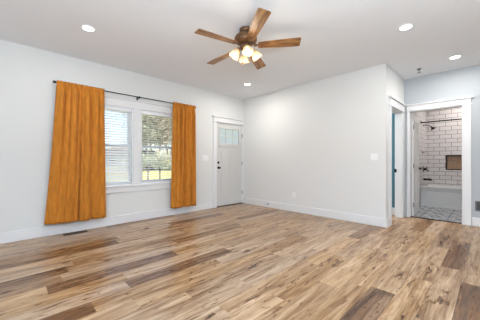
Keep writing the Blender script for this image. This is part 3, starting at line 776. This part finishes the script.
# ------------------------------------------------------------------ outdoors
G = -.45
bm = new_bm(); bmesh.ops.create_grid(bm, x_segments=60, y_segments=60, size=1)
for v in bm.verts:
    v.co.x = v.co.x * 70 + 15; v.co.y = .6 + (v.co.y + 1) * 55; v.co.z = G + .12 * sin(v.co.x * .21) * min(1, v.co.y / 20) + .0006 * max(0, v.co.y - 45) ** 2
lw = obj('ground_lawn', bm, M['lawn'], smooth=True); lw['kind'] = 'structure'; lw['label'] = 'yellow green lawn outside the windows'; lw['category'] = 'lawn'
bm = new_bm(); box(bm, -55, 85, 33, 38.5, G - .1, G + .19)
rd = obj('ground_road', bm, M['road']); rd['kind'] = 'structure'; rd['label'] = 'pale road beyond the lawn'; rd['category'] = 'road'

def tree(x, y, h, cr, leaf, nleaf, label, seed, density=1.0, name='bare_tree'):
    rnd = random.Random(seed); r = empty(name, (x, y, G)); tag(r, label, 'tree', 'trees across the road')
    bm = new_bm(); ends = []
    def grow(p, d, l, rad_, lev):
        q = p + d * l; tube(bm, [p, p + d * l * .5 + Vector((rnd.uniform(-1, 1), rnd.uniform(-1, 1), 0)) * l * .05, q], [rad_, rad_ * .85, rad_ * .65], 6 if lev < 2 else 4)
        ends.append(q)
        if lev < 4:
            for k in range(3 if lev else 4):
                a = rnd.uniform(0, 2 * pi); e = rnd.uniform(.35, .8)
                nd = (d * cos(e) + Vector((cos(a), sin(a), .15)) * sin(e)).normalized()
                grow(q if k else p + d * l * .75, nd, l * rnd.uniform(.58, .78), rad_ * .55, lev + 1)
    grow(Vector((0, 0, -.3)), Vector((rnd.uniform(-.06, .06), rnd.uniform(-.06, .06), 1)).normalized(), h * .36, h * .011, 0)
    obj('trunk', bm, M['bark'], r)
    bm = new_bm()
    for k in range(nleaf):
        e = rnd.choice(ends[1:]) * rnd.choice((1, 1, .8, .6)); p = e + Vector((rnd.gauss(0, 1), rnd.gauss(0, 1), rnd.gauss(0, .8))) * cr
        if p.z < h * .08: continue
        s = rnd.uniform(.06, .17) * density
        a = Vector((rnd.gauss(0, 1), rnd.gauss(0, 1), rnd.gauss(0, 1))).normalized(); b_ = a.orthogonal().normalized()
        bm.faces.new([bm.verts.new(p + a * s), bm.verts.new(p + b_ * s * .6), bm.verts.new(p - a * s), bm.verts.new(p - b_ * s * .6)])
    obj('foliage', bm, leaf, r)
def along(px, dist):
    """place by bearing from the house: px offset of a bearing measured in the window, dist in metres"""
    a = math.atan2(px - 240, 245); ang = rad(45.8) - a
    return -4.59 + dist * cos(ang), -4.59 + dist * sin(ang)
specs = [(146, 50, 14, 'foliage', 'tall thin tree at the left of the right window'), (152, 58, 16, 'foliage2', 'pale brown tall tree mid right window'), (159, 49, 15, 'pine', 'dark green tree behind the mailboxes'),
         (166, 56, 16, 'foliage', 'olive tall tree beside the right curtain'), (172, 50, 15, 'foliage2', 'brown twiggy tree partly behind the right curtain'), (133, 66, 8, 'foliage', 'low distant tree right side of the left window'),
         (121, 70, 7, 'foliage2', 'low brown tree mid left window'), (225, 55, 13, 'foliage', 'tree seen through the entry door glass left side'), (236, 50, 14, 'foliage2', 'tree seen through the entry door glass right side'), (179, 58, 17, 'pine', 'evergreen hidden mostly by the right curtain')]
for i, (px, d, h, lf, lab) in enumerate(specs):
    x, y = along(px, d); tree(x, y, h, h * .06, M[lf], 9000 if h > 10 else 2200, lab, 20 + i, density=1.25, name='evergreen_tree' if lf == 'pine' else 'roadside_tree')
# undergrowth below the trees
for i, (px, d, lab) in enumerate(((140, 41, 'low olive bush under the trees, leftmost in the right window'), (149, 42.5, 'low bush just left of the mailboxes'), (158, 41, 'low bush behind the mailboxes'), (167, 42.5, 'low bush under the trees nearest the curtain'))):
    x, y = along(px, d); rnd = random.Random(70 + i); bm = new_bm()
    for k in range(1500):
        a, b_, c = (rnd.gauss(0, 1) for _ in range(3)); p = Vector((a * 1.6, b_ * 1.2, abs(c) * 1.1 + .3))
        s = rnd.uniform(.08, .2); u = Vector((rnd.gauss(0, 1), rnd.gauss(0, 1), rnd.gauss(0, 1))).normalized(); w = u.orthogonal().normalized()
        bm.faces.new([bm.verts.new(p + u * s), bm.verts.new(p + w * s * .6), bm.verts.new(p - u * s), bm.verts.new(p - w * s * .6)])
    o = obj('bush', bm, M['foliage'] if i % 2 else M['pine'], loc=(x, y, G)); tag(o, lab, 'bush', 'bushes across the road')

# mailboxes on two posts at the roadside
mx_, my_ = along(154, 19.5)
mb = empty('mailbox_stand', (mx_, my_, G), rad(-28)); tag(mb, 'dark mailboxes on a two-post wooden stand on the lawn', 'mailbox')
for x in (-.42, .42):
    bm = new_bm(); box(bm, x - .045, x + .045, -.045, .045, -.1, .86); obj('post', bm, M['postwood'], mb, bevel=.006)
bm = new_bm(); box(bm, -.68, .62, -.09, .09, .86, .91); obj('shelf', bm, M['postwood'], mb, bevel=.005)
for x, s in ((-.48, 1.1), (-.2, .9), (.42, .8)):
    bm = new_bm(); pr = [(-.10 * s, 0), (.10 * s, 0), (.10 * s, .13 * s)] + [(.10 * s * cos(rad(a)), .13 * s + .10 * s * sin(rad(a))) for a in range(20, 180, 20)] + [(-.10 * s, .13 * s)]
    prism(bm, pr, -.24, .24, Matrix.Translation((x, 0, .91)) @ Matrix.Rotation(pi / 2, 4, 'X')); obj('mailbox_body', bm, M['black'], mb)

# grey house across the road
hx_, hy_ = along(122, 62)
hs = empty('neighbour_house', (hx_, hy_, G + .1), rad(-8)); tag(hs, 'low grey house across the road, seen in the left window', 'house')
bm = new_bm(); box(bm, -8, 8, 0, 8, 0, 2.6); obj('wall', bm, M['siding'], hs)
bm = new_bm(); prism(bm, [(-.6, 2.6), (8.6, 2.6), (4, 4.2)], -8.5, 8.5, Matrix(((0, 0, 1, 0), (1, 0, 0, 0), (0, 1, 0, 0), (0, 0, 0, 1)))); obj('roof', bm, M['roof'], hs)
for x in (-5.5, -2, 2.5, 5.8):
    bm = new_bm(); box(bm, x - .6, x + .6, -.05, .02, .9, 2.1); wf = obj('window', bm, M['darkglass'], hs)
bm = new_bm(); box(bm, -.1, .9, -.05, .02, 0, 2.1); obj('door', bm, M['trim'], hs)
